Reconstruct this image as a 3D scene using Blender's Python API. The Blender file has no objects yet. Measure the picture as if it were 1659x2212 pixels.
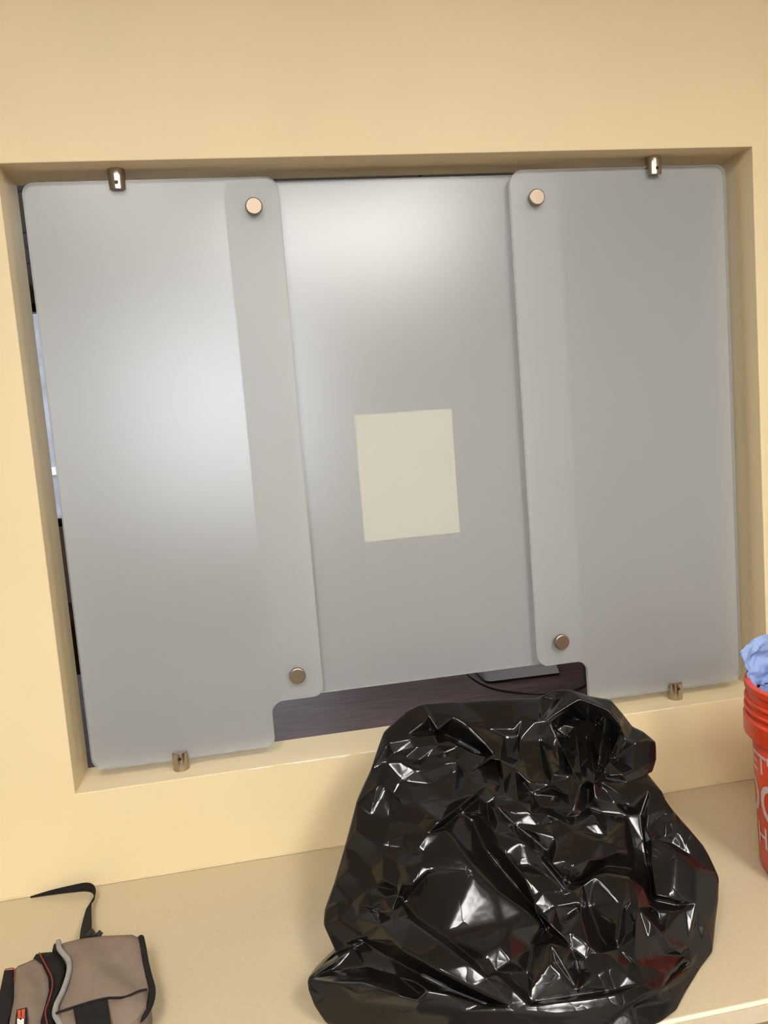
import bpy, bmesh, math, random
import numpy as np
from mathutils import Vector, Matrix, noise
from mathutils.geometry import delaunay_2d_cdt

random.seed(7)
rng = np.random.default_rng(7)
SC = bpy.context.scene
COL = SC.collection
PI = math.pi

# ------------------------------------------------------------------ camera
CAM = np.array([0.404, -1.5558, 0.6581])
ROT = np.array([[0.98285358, -0.16683707, -0.07851263],      # right
                [-0.09426907, -0.08871316, -0.99158626],     # down
                [0.15846825, 0.98198542, -0.10291962]])      # forward
FPX, IMW, IMH = 1688.58, 1659.0, 2212.0
cam_d = bpy.data.cameras.new('camera')
cam_d.sensor_fit = 'HORIZONTAL'
cam_d.sensor_width = 36.0
cam_d.lens = 36.0 * FPX / IMW
cam_d.clip_start = 0.02
cam_o = bpy.data.objects.new('camera', cam_d)
COL.objects.link(cam_o)
m = Matrix.Identity(4)
for i in range(3):
    m[i][0], m[i][1], m[i][2], m[i][3] = ROT[0][i], -ROT[1][i], -ROT[2][i], CAM[i]
cam_o.matrix_world = m
SC.camera = cam_o

# ------------------------------------------------------------------ world, exposure
SC.view_settings.view_transform = 'Standard'
SC.view_settings.look = 'None'
SC.view_settings.gamma = 1.0
SC.view_settings.use_curve_mapping = False
SC.view_settings.exposure = 0.0
SC.cycles.max_bounces = 8
SC.cycles.transmission_bounces = 6
SC.cycles.glossy_bounces = 3
world = bpy.data.worlds.new('sky')
SC.world = world
world.use_nodes = True
bgn = world.node_tree.nodes['Background']
bgn.inputs[0].default_value = (0.93, 0.94, 1.0, 1)
bgn.inputs[1].default_value = 2.3

FRONT_LAMP = 30.5       # emission of the front room troffers
BACK_LAMP = 6.5        # emission of the rear room troffers

# ------------------------------------------------------------------ layout (metres)
W, H, T = 1.5, 1.1909, 0.1247        # pass-through opening: width, height, wall thickness
ZC, YF = -0.1932, -0.6111            # counter top height, counter front edge
ZFLOOR, ZCEIL, ZCEILR = -0.94, 1.95, 1.70
XL, XR, YB, YA = -2.2, 3.3, -5.6, 3.6  # room extents

def ray(u, v):
    return ROT.T @ np.array([(u - IMW / 2) / FPX, (v - IMH / 2) / FPX, 1.0])
def at_y(u, v, y):
    d = ray(u, v); return CAM + d * ((y - CAM[1]) / d[1])
def at_z(u, v, z):
    d = ray(u, v); return CAM + d * ((z - CAM[2]) / d[2])

# ------------------------------------------------------------------ helpers
def link(name, mesh, mat=None, parent=None, smooth=False):
    o = bpy.data.objects.new(name, mesh)
    COL.objects.link(o)
    if mat is not None:
        for mm in (mat if isinstance(mat, (list, tuple)) else [mat]):
            mesh.materials.append(mm)
    if smooth:
        mesh.polygons.foreach_set('use_smooth', [True] * len(mesh.polygons))
    if parent is not None:
        o.parent = parent
    return o
def bm_obj(name, bm, mat=None, parent=None, smooth=False):
    bmesh.ops.recalc_face_normals(bm, faces=bm.faces)
    me = bpy.data.meshes.new(name); bm.to_mesh(me); bm.free()
    return link(name, me, mat, parent, smooth)
def tag(o, label, cat=None, group=None, kind=None):
    o['label'] = label
    if cat: o['category'] = cat
    if group: o['group'] = group
    if kind: o['kind'] = kind
    return o
def struct(o, label=None):
    o['kind'] = 'structure'
    if label: o['label'] = label
    return o
def empty(name, loc=(0, 0, 0)):
    o = bpy.data.objects.new(name, None); COL.objects.link(o); o.location = loc
    o.empty_display_size = 0.05
    return o
def box(bm, x0, x1, y0, y1, z0, z1, bevel=0.0, seg=2):
    vs = [bm.verts.new(p) for p in ((x0, y0, z0), (x1, y0, z0), (x1, y1, z0), (x0, y1, z0),
                                    (x0, y0, z1), (x1, y0, z1), (x1, y1, z1), (x0, y1, z1))]
    fs = [bm.faces.new([vs[i] for i in f]) for f in
          ((0, 3, 2, 1), (4, 5, 6, 7), (0, 1, 5, 4), (1, 2, 6, 5), (2, 3, 7, 6), (3, 0, 4, 7))]
    if bevel > 0:
        es = {e for f in fs for e in f.edges}
        bmesh.ops.bevel(bm, geom=list(es), offset=bevel, segments=seg, affect='EDGES', profile=0.5)
def box_obj(name, b, mat, parent=None, bevel=0.0, seg=2):
    bm = bmesh.new(); box(bm, *b, bevel=bevel, seg=seg)
    return bm_obj(name, bm, mat, parent)
def extrude_outline(bm, pts, y0, y1, mi_front=0, mi_back=0, mi_side=0):
    """closed outline in the x-z plane extruded from y0 (front) to y1 (back)"""
    a = [bm.verts.new((x, y0, z)) for x, z in pts]
    b = [bm.verts.new((x, y1, z)) for x, z in pts]
    f = bm.faces.new(a); f.material_index = mi_front
    f = bm.faces.new(b[::-1]); f.material_index = mi_back
    n = len(pts)
    for i in range(n):
        j = (i + 1) % n
        f = bm.faces.new((a[i], b[i], b[j], a[j])); f.material_index = mi_side
def round_poly(pts, radii, seg=10):
    out = []
    n = len(pts)
    for i in range(n):
        p = Vector(pts[i]); a = Vector(pts[i - 1]); b = Vector(pts[(i + 1) % n]); r = radii[i]
        if r <= 0: out.append(tuple(p)); continue
        da = (a - p).normalized(); db = (b - p).normalized()
        ang = da.angle(db); d = r / math.tan(ang / 2)
        p0 = p + da * d; p1 = p + db * d
        c = p + (da + db).normalized() * (r / math.sin(ang / 2))
        v0 = p0 - c; v1 = p1 - c
        t = math.atan2(v0.x * v1.y - v0.y * v1.x, v0.dot(v1))
        for k in range(seg + 1):
            s = t * k / seg
            out.append((c.x + v0.x * math.cos(s) - v0.y * math.sin(s), c.y + v0.x * math.sin(s) + v0.y * math.cos(s)))
    return out
def lathe(bm, prof, seg=48, cx=0, cy=0, closed=False):
    rings = []
    for r, z in prof:
        rings.append([bm.verts.new((cx + r * math.cos(2 * PI * k / seg), cy + r * math.sin(2 * PI * k / seg), z)) for k in range(seg)])
    m_ = len(rings)
    for i in range(m_ if closed else m_ - 1):
        A, B = rings[i], rings[(i + 1) % m_]
        for k in range(seg):
            l = (k + 1) % seg
            bm.faces.new((A[k], A[l], B[l], B[k]))
    return rings
def catmull(pts, per=6):
    P = [np.array(p, float) for p in pts]
    P = [2 * P[0] - P[1]] + P + [2 * P[-1] - P[-2]]
    out = []
    for i in range(1, len(P) - 2):
        for k in range(per):
            t = k / per
            out.append(0.5 * ((2 * P[i]) + (-P[i - 1] + P[i + 1]) * t + (2 * P[i - 1] - 5 * P[i] + 4 * P[i + 1] - P[i + 2]) * t * t
                              + (-P[i - 1] + 3 * P[i] - 3 * P[i + 1] + P[i + 2]) * t ** 3))
    out.append(P[-2])
    return out
def tube(bm, pts, r, seg=8):
    rings = []
    n = len(pts)
    for i, p in enumerate(pts):
        d = Vector(pts[min(i + 1, n - 1)]) - Vector(pts[max(i - 1, 0)])
        d.normalize()
        up = Vector((0, 0, 1)) if abs(d.z) < 0.9 else Vector((0, 1, 0))
        s = d.cross(up).normalized(); u = s.cross(d)
        rr = r[i] if isinstance(r, (list, tuple)) else r
        rings.append([bm.verts.new(Vector(p) + (s * math.cos(2 * PI * k / seg) + u * math.sin(2 * PI * k / seg)) * rr) for k in range(seg)])
    for A, B in zip(rings, rings[1:]):
        for k in range(seg):
            bm.faces.new((A[k], A[(k + 1) % seg], B[(k + 1) % seg], B[k]))
    bm.faces.new(rings[0][::-1]); bm.faces.new(rings[-1])
def ribbon(bm, pts, side, width, thick):
    """pts along the path, side: unit vectors across it, width: list"""
    rings = []
    n = len(pts)
    for i in range(n):
        p = Vector(pts[i]); s = Vector(side[i]).normalized()
        d = (Vector(pts[min(i + 1, n - 1)]) - Vector(pts[max(i - 1, 0)])).normalized()
        nn = d.cross(s).normalized()
        w = width[i] / 2; t = thick / 2
        rings.append([bm.verts.new(p + s * a * w + nn * b * t) for a, b in ((-1, -1), (1, -1), (1, 1), (-1, 1))])
    for A, B in zip(rings, rings[1:]):
        for k in range(4):
            bm.faces.new((A[k], A[(k + 1) % 4], B[(k + 1) % 4], B[k]))
    bm.faces.new(rings[0][::-1]); bm.faces.new(rings[-1])

# ------------------------------------------------------------------ materials
def mat(name, col, rough=0.5, metal=0.0, spec=0.5, **kw):
    mt = bpy.data.materials.new(name); mt.use_nodes = True
    b = mt.node_tree.nodes['Principled BSDF']
    b.inputs['Base Color'].default_value = (*col, 1)
    b.inputs['Roughness'].default_value = rough
    b.inputs['Metallic'].default_value = metal
    b.inputs['Specular IOR Level'].default_value = spec
    for k, v in kw.items():
        b.inputs[k].default_value = v
    return mt
def add_noise(mt, scale, amount, detail=4, bump=0.0, bump_scale=None, dist=0.001, stretch=None, col2=None):
    nt = mt.node_tree; N = nt.nodes; L = nt.links
    b = N['Principled BSDF']
    tc = N.new('ShaderNodeTexCoord'); mp = N.new('ShaderNodeMapping')
    if stretch: mp.inputs['Scale'].default_value = stretch
    L.new(tc.outputs['Object'], mp.inputs['Vector'])
    n = N.new('ShaderNodeTexNoise'); n.inputs['Scale'].default_value = scale; n.inputs['Detail'].default_value = detail
    L.new(mp.outputs[0], n.inputs['Vector'])
    c = tuple(b.inputs['Base Color'].default_value)[:3]
    cr = N.new('ShaderNodeValToRGB')
    lo = tuple(max(0, x * (1 - amount)) for x in c); hi = tuple(min(1, x * (1 + amount)) for x in c) if col2 is None else col2
    cr.color_ramp.elements[0].position = 0.3; cr.color_ramp.elements[1].position = 0.7
    cr.color_ramp.elements[0].color = (*lo, 1); cr.color_ramp.elements[1].color = (*hi, 1)
    L.new(n.outputs['Fac'], cr.inputs['Fac']); L.new(cr.outputs['Color'], b.inputs['Base Color'])
    if bump > 0:
        n2 = N.new('ShaderNodeTexNoise'); n2.inputs['Scale'].default_value = bump_scale or scale; n2.inputs['Detail'].default_value = 3
        L.new(tc.outputs['Object'], n2.inputs['Vector'])
        bp = N.new('ShaderNodeBump'); bp.inputs['Strength'].default_value = bump; bp.inputs['Distance'].default_value = dist
        L.new(n2.outputs['Fac'], bp.inputs['Height']); L.new(bp.outputs['Normal'], b.inputs['Normal'])
    return mt

M_WALL = add_noise(mat('wall_paint', (0.76, 0.625, 0.39), 0.5, spec=0.35), 3.0, 0.025, bump=0.25, bump_scale=240, dist=0.0006)
M_OFFWHITE = add_noise(mat('off_white_paint', (0.62, 0.585, 0.52), 0.6), 3, 0.02)
M_CEIL = add_noise(mat('ceiling_paint', (0.62, 0.605, 0.59), 0.9), 30, 0.05)
M_FLOOR = add_noise(mat('floor_carpet', (0.16, 0.13, 0.11), 0.95), 60, 0.2)
M_BACKWALL = add_noise(mat('rear_room_paint', (0.40, 0.33, 0.28), 0.8), 4, 0.04)
M_COUNTER = add_noise(mat('counter_laminate', (0.535, 0.445, 0.295), 0.42, spec=0.4), 160, 0.05, bump=0.05, bump_scale=500, dist=0.0002)
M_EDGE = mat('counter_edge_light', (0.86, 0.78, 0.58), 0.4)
M_EDGE2 = add_noise(mat('counter_edge_face', (0.60, 0.50, 0.36), 0.5), 90, 0.06)
M_CHIP = mat('bare_plaster', (0.90, 0.87, 0.80), 0.8)
M_METAL = add_noise(mat('brushed_nickel', (0.46, 0.40, 0.34), 0.25, 1.0), 40, 0.08, stretch=(1, 1, 0.06))
M_CAP = mat('satin_nickel_face', (0.33, 0.265, 0.205), 0.40, 1.0)
M_HOLE = mat('set_screw_dark', (0.03, 0.025, 0.02), 0.5, 0.6)
M_WOOD = mat('dark_walnut', (0.070, 0.032, 0.031), 0.45, spec=0.3)
add_noise(M_WOOD, 9, 0.55, detail=6, stretch=(1.2, 14, 14), col2=(0.125, 0.068, 0.066))
M_DARKWOOD = add_noise(mat('dark_cabinet_wood', (0.045, 0.022, 0.018), 0.4), 7, 0.4, stretch=(1, 8, 8))
M_BLACKFRAME = mat('black_window_frame', (0.01, 0.01, 0.011), 0.4)
M_DEVICE = mat('grey_plastic', (0.30, 0.30, 0.33), 0.25)
M_DEVICE_DK = mat('black_plastic', (0.012, 0.012, 0.014), 0.4)
M_PLASTIC = mat('black_bag_film', (0.0060, 0.0050, 0.0044), 0.155, spec=0.46)
def crinkle(mt):
    nt = mt.node_tree; N = nt.nodes; L = nt.links
    b = N['Principled BSDF']
    tc = N.new('ShaderNodeTexCoord')
    nz = N.new('ShaderNodeTexNoise'); nz.inputs['Scale'].default_value = 9; nz.inputs['Detail'].default_value = 3
    L.new(tc.outputs['Object'], nz.inputs['Vector'])
    mx = N.new('ShaderNodeVectorMath'); mx.operation = 'MULTIPLY_ADD'
    mx.inputs[1].default_value = (.12, .12, .12)
    L.new(nz.outputs['Color'], mx.inputs[0]); L.new(tc.outputs['Object'], mx.inputs[2])
    vo = N.new('ShaderNodeTexVoronoi'); vo.feature = 'DISTANCE_TO_EDGE'; vo.inputs['Scale'].default_value = 17
    L.new(mx.outputs[0], vo.inputs['Vector'])
    pw = N.new('ShaderNodeMath'); pw.operation = 'POWER'; pw.inputs[1].default_value = 0.6
    L.new(vo.outputs['Distance'], pw.inputs[0])
    n2 = N.new('ShaderNodeTexNoise'); n2.inputs['Scale'].default_value = 34; n2.inputs['Detail'].default_value = 2
    L.new(tc.outputs['Object'], n2.inputs['Vector'])
    m3 = N.new('ShaderNodeMath'); m3.operation = 'MULTIPLY'
    L.new(pw.outputs[0], m3.inputs[0]); L.new(nz.outputs['Fac'], m3.inputs[1])
    ad = N.new('ShaderNodeMath'); ad.operation = 'MULTIPLY_ADD'; ad.inputs[1].default_value = 0.22
    L.new(n2.outputs['Fac'], ad.inputs[0]); L.new(m3.outputs[0], ad.inputs[2])
    bp = N.new('ShaderNodeBump'); bp.inputs['Strength'].default_value = 0.26; bp.inputs['Distance'].default_value = 0.006
    L.new(ad.outputs[0], bp.inputs['Height']); L.new(bp.outputs['Normal'], b.inputs['Normal'])
    return mt
crinkle(M_PLASTIC)
M_ORANGE = add_noise(mat('orange_bucket_plastic', (0.70, 0.060, 0.018), 0.34, spec=0.5), 5, 0.05)
M_WHITEPRINT = mat('white_print', (0.72, 0.60, 0.60), 0.5)
M_BLUE = add_noise(mat('light_blue_cloth', (0.27, 0.36, 0.62), 0.85, spec=0.15), 25, 0.07, bump=0.3, bump_scale=500, dist=0.0006)
M_TAUPE = add_noise(mat('taupe_canvas', (0.215, 0.165, 0.130), 0.9, spec=0.15), 30, 0.06, bump=0.5, bump_scale=900, dist=0.0006)
M_BLACKFAB = add_noise(mat('black_webbing', (0.014, 0.012, 0.012), 0.85, spec=0.2), 60, 0.2, bump=0.5, bump_scale=900, dist=0.0006)
M_GREYTRIM = add_noise(mat('grey_piping', (0.27, 0.265, 0.26), 0.6), 80, 0.1)
M_RED = mat('red_thread', (0.26, 0.03, 0.022), 0.8)
M_TAGRED = mat('orange_red_print', (0.50, 0.075, 0.03), 0.6)
M_TAGWHITE = mat('white_tag_print', (0.80, 0.78, 0.76), 0.6)
M_LAMPFRAME = mat('white_lamp_frame', (0.8, 0.8, 0.8), 0.5)
M_PALE = add_noise(mat('pale_render', (0.34, 0.355, 0.385), 0.8), 2.5, 0.25)
M_ASPHALT = add_noise(mat('grey_asphalt', (0.30, 0.30, 0.32), 0.9), 20, 0.3)
M_WHITEWALL = mat('white_paint', (0.85, 0.86, 0.88), 0.6)

def emit(name, col, s):
    mt = bpy.data.materials.new(name); mt.use_nodes = True
    nt = mt.node_tree; nt.nodes.clear()
    e = nt.nodes.new('ShaderNodeEmission'); e.inputs[0].default_value = (*col, 1); e.inputs[1].default_value = s
    o = nt.nodes.new('ShaderNodeOutputMaterial'); nt.links.new(e.outputs[0], o.inputs[0])
    return mt
M_LAMP_FRONT = emit('front_lamp_diffuser', (1.0, 0.97, 0.915), FRONT_LAMP)
M_LAMP_BACK = emit('rear_lamp_diffuser', (1.0, 0.95, 0.93), BACK_LAMP)

def clear_glass(name, tint, rough):
    mt = bpy.data.materials.new(name); mt.use_nodes = True
    nt = mt.node_tree; N = nt.nodes; L = nt.links; N.clear()
    tr = N.new('ShaderNodeBsdfTransparent'); tr.inputs[0].default_value = (*tint, 1)
    gl = N.new('ShaderNodeBsdfGlossy'); gl.inputs['Roughness'].default_value = rough
    fr = N.new('ShaderNodeFresnel'); fr.inputs[0].default_value = 1.45
    mx = N.new('ShaderNodeMixShader'); o = N.new('ShaderNodeOutputMaterial')
    L.new(fr.outputs[0], mx.inputs[0]); L.new(tr.outputs[0], mx.inputs[1]); L.new(gl.outputs[0], mx.inputs[2])
    L.new(mx.outputs[0], o.inputs[0])
    return mt
M_GLASS = clear_glass('clear_glass_face', (0.97, 0.985, 0.972), 0.30)
M_WINGLASS = clear_glass('window_glass', (0.96, 0.97, 0.98), 0.0)
def frosted():
    mt = bpy.data.materials.new('frosted_glass_face'); mt.use_nodes = True
    nt = mt.node_tree; N = nt.nodes; L = nt.links; N.clear()
    df = N.new('ShaderNodeBsdfDiffuse'); df.inputs[0].default_value = (0.86, 0.85, 0.86, 1)
    tl = N.new('ShaderNodeBsdfTranslucent'); tl.inputs[0].default_value = (0.92, 0.91, 0.93, 1)
    rf = N.new('ShaderNodeBsdfRefraction'); rf.inputs[0].default_value = (0.93, 0.94, 0.95, 1)
    rf.inputs['Roughness'].default_value = 0.75; rf.inputs['IOR'].default_value = 1.25
    m1 = N.new('ShaderNodeMixShader'); m1.inputs[0].default_value = 0.5
    m2 = N.new('ShaderNodeMixShader'); m2.inputs[0].default_value = 0.60
    o = N.new('ShaderNodeOutputMaterial')
    L.new(tl.outputs[0], m1.inputs[1]); L.new(rf.outputs[0], m1.inputs[2])
    L.new(df.outputs[0], m2.inputs[1]); L.new(m1.outputs[0], m2.inputs[2])
    L.new(m2.outputs[0], o.inputs[0])
    return mt
M_FROST = frosted()
def glass_edge():
    mt = bpy.data.materials.new('polished_glass_edge'); mt.use_nodes = True
    nt = mt.node_tree; N = nt.nodes; L = nt.links; N.clear()
    tr = N.new('ShaderNodeBsdfTransparent'); tr.inputs[0].default_value = (0.84, 0.92, 0.87, 1)
    gl = N.new('ShaderNodeBsdfGlossy'); gl.inputs['Roughness'].default_value = 0.15
    df = N.new('ShaderNodeBsdfDiffuse'); df.inputs[0].default_value = (0.88, 0.93, 0.90, 1)
    m1 = N.new('ShaderNodeMixShader'); m1.inputs[0].default_value = 0.60
    m2 = N.new('ShaderNodeMixShader'); m2.inputs[0].default_value = 0.35
    o = N.new('ShaderNodeOutputMaterial')
    L.new(tr.outputs[0], m1.inputs[1]); L.new(df.outputs[0], m1.inputs[2])
    L.new(m1.outputs[0], m2.inputs[1]); L.new(gl.outputs[0], m2.inputs[2])
    L.new(m2.outputs[0], o.inputs[0])
    return mt
M_GEDGE = glass_edge()
def paper_mat():
    mt = bpy.data.materials.new('cream_paper'); mt.use_nodes = True
    nt = mt.node_tree; N = nt.nodes; L = nt.links; N.clear()
    df = N.new('ShaderNodeBsdfDiffuse'); df.inputs[0].default_value = (0.93, 0.91, 0.74, 1)
    tl = N.new('ShaderNodeBsdfTranslucent'); tl.inputs[0].default_value = (0.93, 0.91, 0.72, 1)
    m1 = N.new('ShaderNodeMixShader'); m1.inputs[0].default_value = 0.35
    o = N.new('ShaderNodeOutputMaterial')
    L.new(df.outputs[0], m1.inputs[1]); L.new(tl.outputs[0], m1.inputs[2]); L.new(m1.outputs[0], o.inputs[0])
    return mt
M_PAPER = paper_mat()

# ------------------------------------------------------------------ structure: both rooms
def wall_with_hole(name, mt, x0, x1, z0, z1, hx0, hx1, hz0, hz1, y0, y1, arris=0.0):
    bm = bmesh.new()
    xs = [x0, hx0, hx1, x1]; zs = [z0, hz0, hz1, z1]
    V = {}
    def v(i, k, y):
        key = (i, k, y)
        if key not in V: V[key] = bm.verts.new((xs[i], y, zs[k]))
        return V[key]
    for i in range(3):
        for k in range(3):
            if i == 1 and k == 1: continue
            bm.faces.new((v(i, k, y0), v(i + 1, k, y0), v(i + 1, k + 1, y0), v(i, k + 1, y0)))
            bm.faces.new((v(i, k, y1), v(i, k + 1, y1), v(i + 1, k + 1, y1), v(i + 1, k, y1)))
    ring = [(1, 1), (2, 1), (2, 2), (1, 2)]
    inner = []
    for a, b in zip(ring, ring[1:] + ring[:1]):
        inner.append(bm.faces.new((v(*a, y0), v(*a, y1), v(*b, y1), v(*b, y0))))
    out = [(0, 0), (3, 0), (3, 3), (0, 3)]
    for a, b in zip(out, out[1:] + out[:1]):
        bm.faces.new((v(*a, y0), v(*b, y0), v(*b, y1), v(*a, y1)))
    if arris > 0:
        es = []
        for a, b in zip(ring, ring[1:] + ring[:1]):
            e = bm.edges.get((v(*a, y0), v(*b, y0)))
            if e: es.append(e)
        bmesh.ops.bevel(bm, geom=es, offset=arris, segments=3, affect='EDGES', profile=0.5)
    return struct(bm_obj(name, bm, mt))

wall_front = wall_with_hole('wall_front', M_WALL, XL, XR, ZFLOOR, ZCEIL, 0, W, 0, H, 0, T, arris=0.0018)
for x_, w_, h_ in ((.335, .05, .0016), (.41, .09, .0026), (.50, .045, .0034), (.565, .06, .0022), (.66, .03, .0016), (1.17, .10, .0014)):
    bm = bmesh.new()
    n_ = 12
    up = [(x_ + w_ * i / n_, -.0002 - .0003, -.0009 + random.uniform(0, .0006)) for i in range(n_ + 1)]
    lo = [(x_ + w_ * i / n_, -.0006, -.0012 - h_ * random.uniform(.25, 1) * math.sin(PI * (i + .5) / (n_ + 1))) for i in range(n_ + 1)]
    a_ = [bm.verts.new(p) for p in up]; b_ = [bm.verts.new(p) for p in lo]
    c_ = [bm.verts.new((p[0], .0004, p[2])) for p in up]; d_ = [bm.verts.new((p[0], .0004, p[2])) for p in lo]
    for i in range(n_):
        bm.faces.new((a_[i], a_[i + 1], b_[i + 1], b_[i])); bm.faces.new((c_[i], d_[i], d_[i + 1], c_[i + 1]))
        bm.faces.new((a_[i], c_[i], c_[i + 1], a_[i + 1])); bm.faces.new((b_[i], b_[i + 1], d_[i + 1], d_[i]))
    bm_obj('paint_chip', bm, M_CHIP, wall_front)
bm = bmesh.new(); box(bm, XL + .005, XR - .005, -.0035, -.0004, ZC + .0002, ZC + .0035, bevel=.0012)
struct(bm_obj('trim_1', bm, add_noise(mat('old_caulk', (0.70, 0.58, 0.36), 0.6), 20, .08)))
struct(box_obj('floor', (XL - .1, XR + .1, YB - .1, YA + .1, ZFLOOR - .1, ZFLOOR), M_FLOOR))
struct(box_obj('wall_left', (XL - .1, XL, YB, 0, ZFLOOR, ZCEIL), M_OFFWHITE))
struct(box_obj('wall_right', (XR, XR + .1, YB, 0, ZFLOOR, ZCEIL), M_OFFWHITE))
struct(box_obj('wall_back', (XL - .1, XR + .1, YB - .1, YB, ZFLOOR, ZCEIL), M_OFFWHITE))
struct(box_obj('ceiling', (XL - .1, XR + .1, YB - .1, T * .5, ZCEIL, ZCEIL + .1), M_CEIL))
# rear room seen through and around the glass
struct(box_obj('wall_rear_left', (XL - .1, XL, T, YA, ZFLOOR, ZCEILR), M_BACKWALL))
struct(box_obj('wall_rear_right', (XR, XR + .1, T, YA, ZFLOOR, ZCEILR), M_BACKWALL))
WX0, WX1, WZ0, WZ1 = -1.30, 0.85, 0.22, 1.60
wall_far = wall_with_hole('wall_far', M_BACKWALL, XL - .1, XR + .1, ZFLOOR, ZCEILR, WX0, WX1, WZ0, WZ1, YA, YA + 0.14)
rc = struct(box_obj('ceiling_rear', (XL - .1, XR + .1, T, YA + .14, ZCEILR, ZCEILR + .1), M_CEIL))
bm = bmesh.new()
for y in np.arange(0.6, YA, 0.6): box(bm, XL, XR, y - .006, y + .006, ZCEILR - .003, ZCEILR)
for x in np.arange(XL + .4, XR, 0.6): box(bm, x - .006, x + .006, T, YA, ZCEILR - .003, ZCEILR)
bm_obj('ceiling_grid', bm, mat('ceiling_grid_grey', (0.25, 0.25, 0.26), 0.6), rc)
# window in the far wall
win = struct(empty('window_1', (WX0, YA, WZ0)), 'black framed window in the rear room')
def child_box(name, b, mt, parent, **k):
    o = box_obj(name, b, mt, None, **k); o.parent = parent
    o.matrix_parent_inverse = Matrix.Translation(-parent.location)
    return o
for nm, b in (('window_frame', (WX0, WX1, YA + .02, YA + .09, WZ1 - .05, WZ1)), ('window_frame', (WX0, WX1, YA + .02, YA + .09, WZ0, WZ0 + .05)),
              ('window_frame', (WX0, WX0 + .05, YA + .02, YA + .09, WZ0 + .05, WZ1 - .05)), ('window_frame', (WX1 - .05, WX1, YA + .02, YA + .09, WZ0 + .05, WZ1 - .05)),
              ('window_mullion', (-.40, -.36, YA + .03, YA + .08, WZ0 + .05, WZ1 - .05))):
    child_box(nm, b, M_BLACKFRAME, win)
child_box('window_pane', (WX0 + .05, -.40, YA + .052, YA + .058, WZ0 + .05, WZ1 - .05), M_WINGLASS, win)
child_box('window_pane', (-.36, WX1 - .05, YA + .052, YA + .058, WZ0 + .05, WZ1 - .05), M_WINGLASS, win)
child_box('window_head_trim', (WX0 - .08, WX1 + .08, YA - .02, YA, WZ1, WZ1 + .07), mat('brown_trim', (0.22, 0.15, 0.11), 0.5), win)
# outdoors beyond that window
og = struct(box_obj('ground_outside', (-16, 14, YA + .14, 26, ZFLOOR - .25, ZFLOOR - .15), M_ASPHALT))

ob_ = tag(empty('building', (-3.8, 9.0, ZFLOOR - .15)), 'pale grey building seen outside the rear window', 'building')
bm = bmesh.new(); box(bm, -2.6, 2.2, 0, 3.0, 0, 5.2)
bm_obj('facade', bm, M_PALE, ob_)
bm = bmesh.new(); box(bm, -2.6, 2.2, -.05, 0, 1.52, 1.62)
bm_obj('white_band', bm, M_WHITEWALL, ob_)
bm = bmesh.new(); box(bm, -2.6, 2.2, -.03, 0, 0.0, 1.0)
bm_obj('plinth', bm, M_ASPHALT, ob_)
for x_ in (-2.2, -.8, .6):
    bm = bmesh.new(); box(bm, x_, x_ + .9, -.03, 0, 2.3, 3.3)
    bm_obj('window', bm, M_DEVICE, ob_)

# ------------------------------------------------------------------ ceiling lamps
def troffer(x, y, mt, label, group, w=1.2, d=0.6, zc=ZCEIL):
    t = empty('ceiling_light', (x, y, zc))
    bm = bmesh.new()
    for b in ((-w / 2, w / 2, -d / 2, -d / 2 + .03), (-w / 2, w / 2, d / 2 - .03, d / 2),
              (-w / 2, -w / 2 + .03, -d / 2 + .03, d / 2 - .03), (w / 2 - .03, w / 2, -d / 2 + .03, d / 2 - .03)):
        box(bm, *b, -.02, 0)
    bm_obj('frame', bm, M_LAMPFRAME, t)
    box_obj('diffuser', (-w / 2 + .03, w / 2 - .03, -d / 2 + .03, d / 2 - .03, -.012, -.004), mt, t)
    return tag(t, label, 'ceiling light', group)
for x_, y_, l_ in ((-.10, -2.25, 'over the tool pouch end, nearer the glazed wall'), (1.45, -2.35, 'over the bucket end, nearer the glazed wall'),
                   (-.10, -4.1, 'over the tool pouch end, farther from the glazed wall'), (1.45, -4.1, 'over the bucket end, farther from the glazed wall')):
    troffer(x_, y_, M_LAMP_FRONT, 'white framed ceiling light ' + l_, 'ceiling lights of the beige room', w=.6, d=1.2)
troffer(0.95, 2.2, M_LAMP_BACK, 'white framed ceiling light over the dark desk', 'ceiling lights of the rear room', zc=ZCEILR)

# ------------------------------------------------------------------ counter
ct = tag(empty('counter', (0.7, 0, ZC)), 'long beige laminate counter under the glazed opening, bag and bucket on it', 'counter')
def kid(o, parent):
    o.parent = parent; o.matrix_parent_inverse = Matrix.Translation(-parent.location); return o
kid(box_obj('slab', (XL + .005, XR - .005, YF + .006, -0.0005, ZC - .032, ZC), M_COUNTER), ct)
bm = bmesh.new()
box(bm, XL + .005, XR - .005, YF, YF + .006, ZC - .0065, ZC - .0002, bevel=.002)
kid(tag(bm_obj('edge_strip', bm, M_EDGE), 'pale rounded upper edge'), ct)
kid(box_obj('edge_band', (XL + .005, XR - .005, YF + .0005, YF + .006, ZC - .032, ZC - .0065), M_EDGE2), ct)
for x in (XL + .15, 0.1, 1.6, XR - .2):
    kid(box_obj('support_panel', (x, x + .025, -.50, -.002, ZFLOOR, ZC - .032), M_COUNTER), ct)

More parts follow.
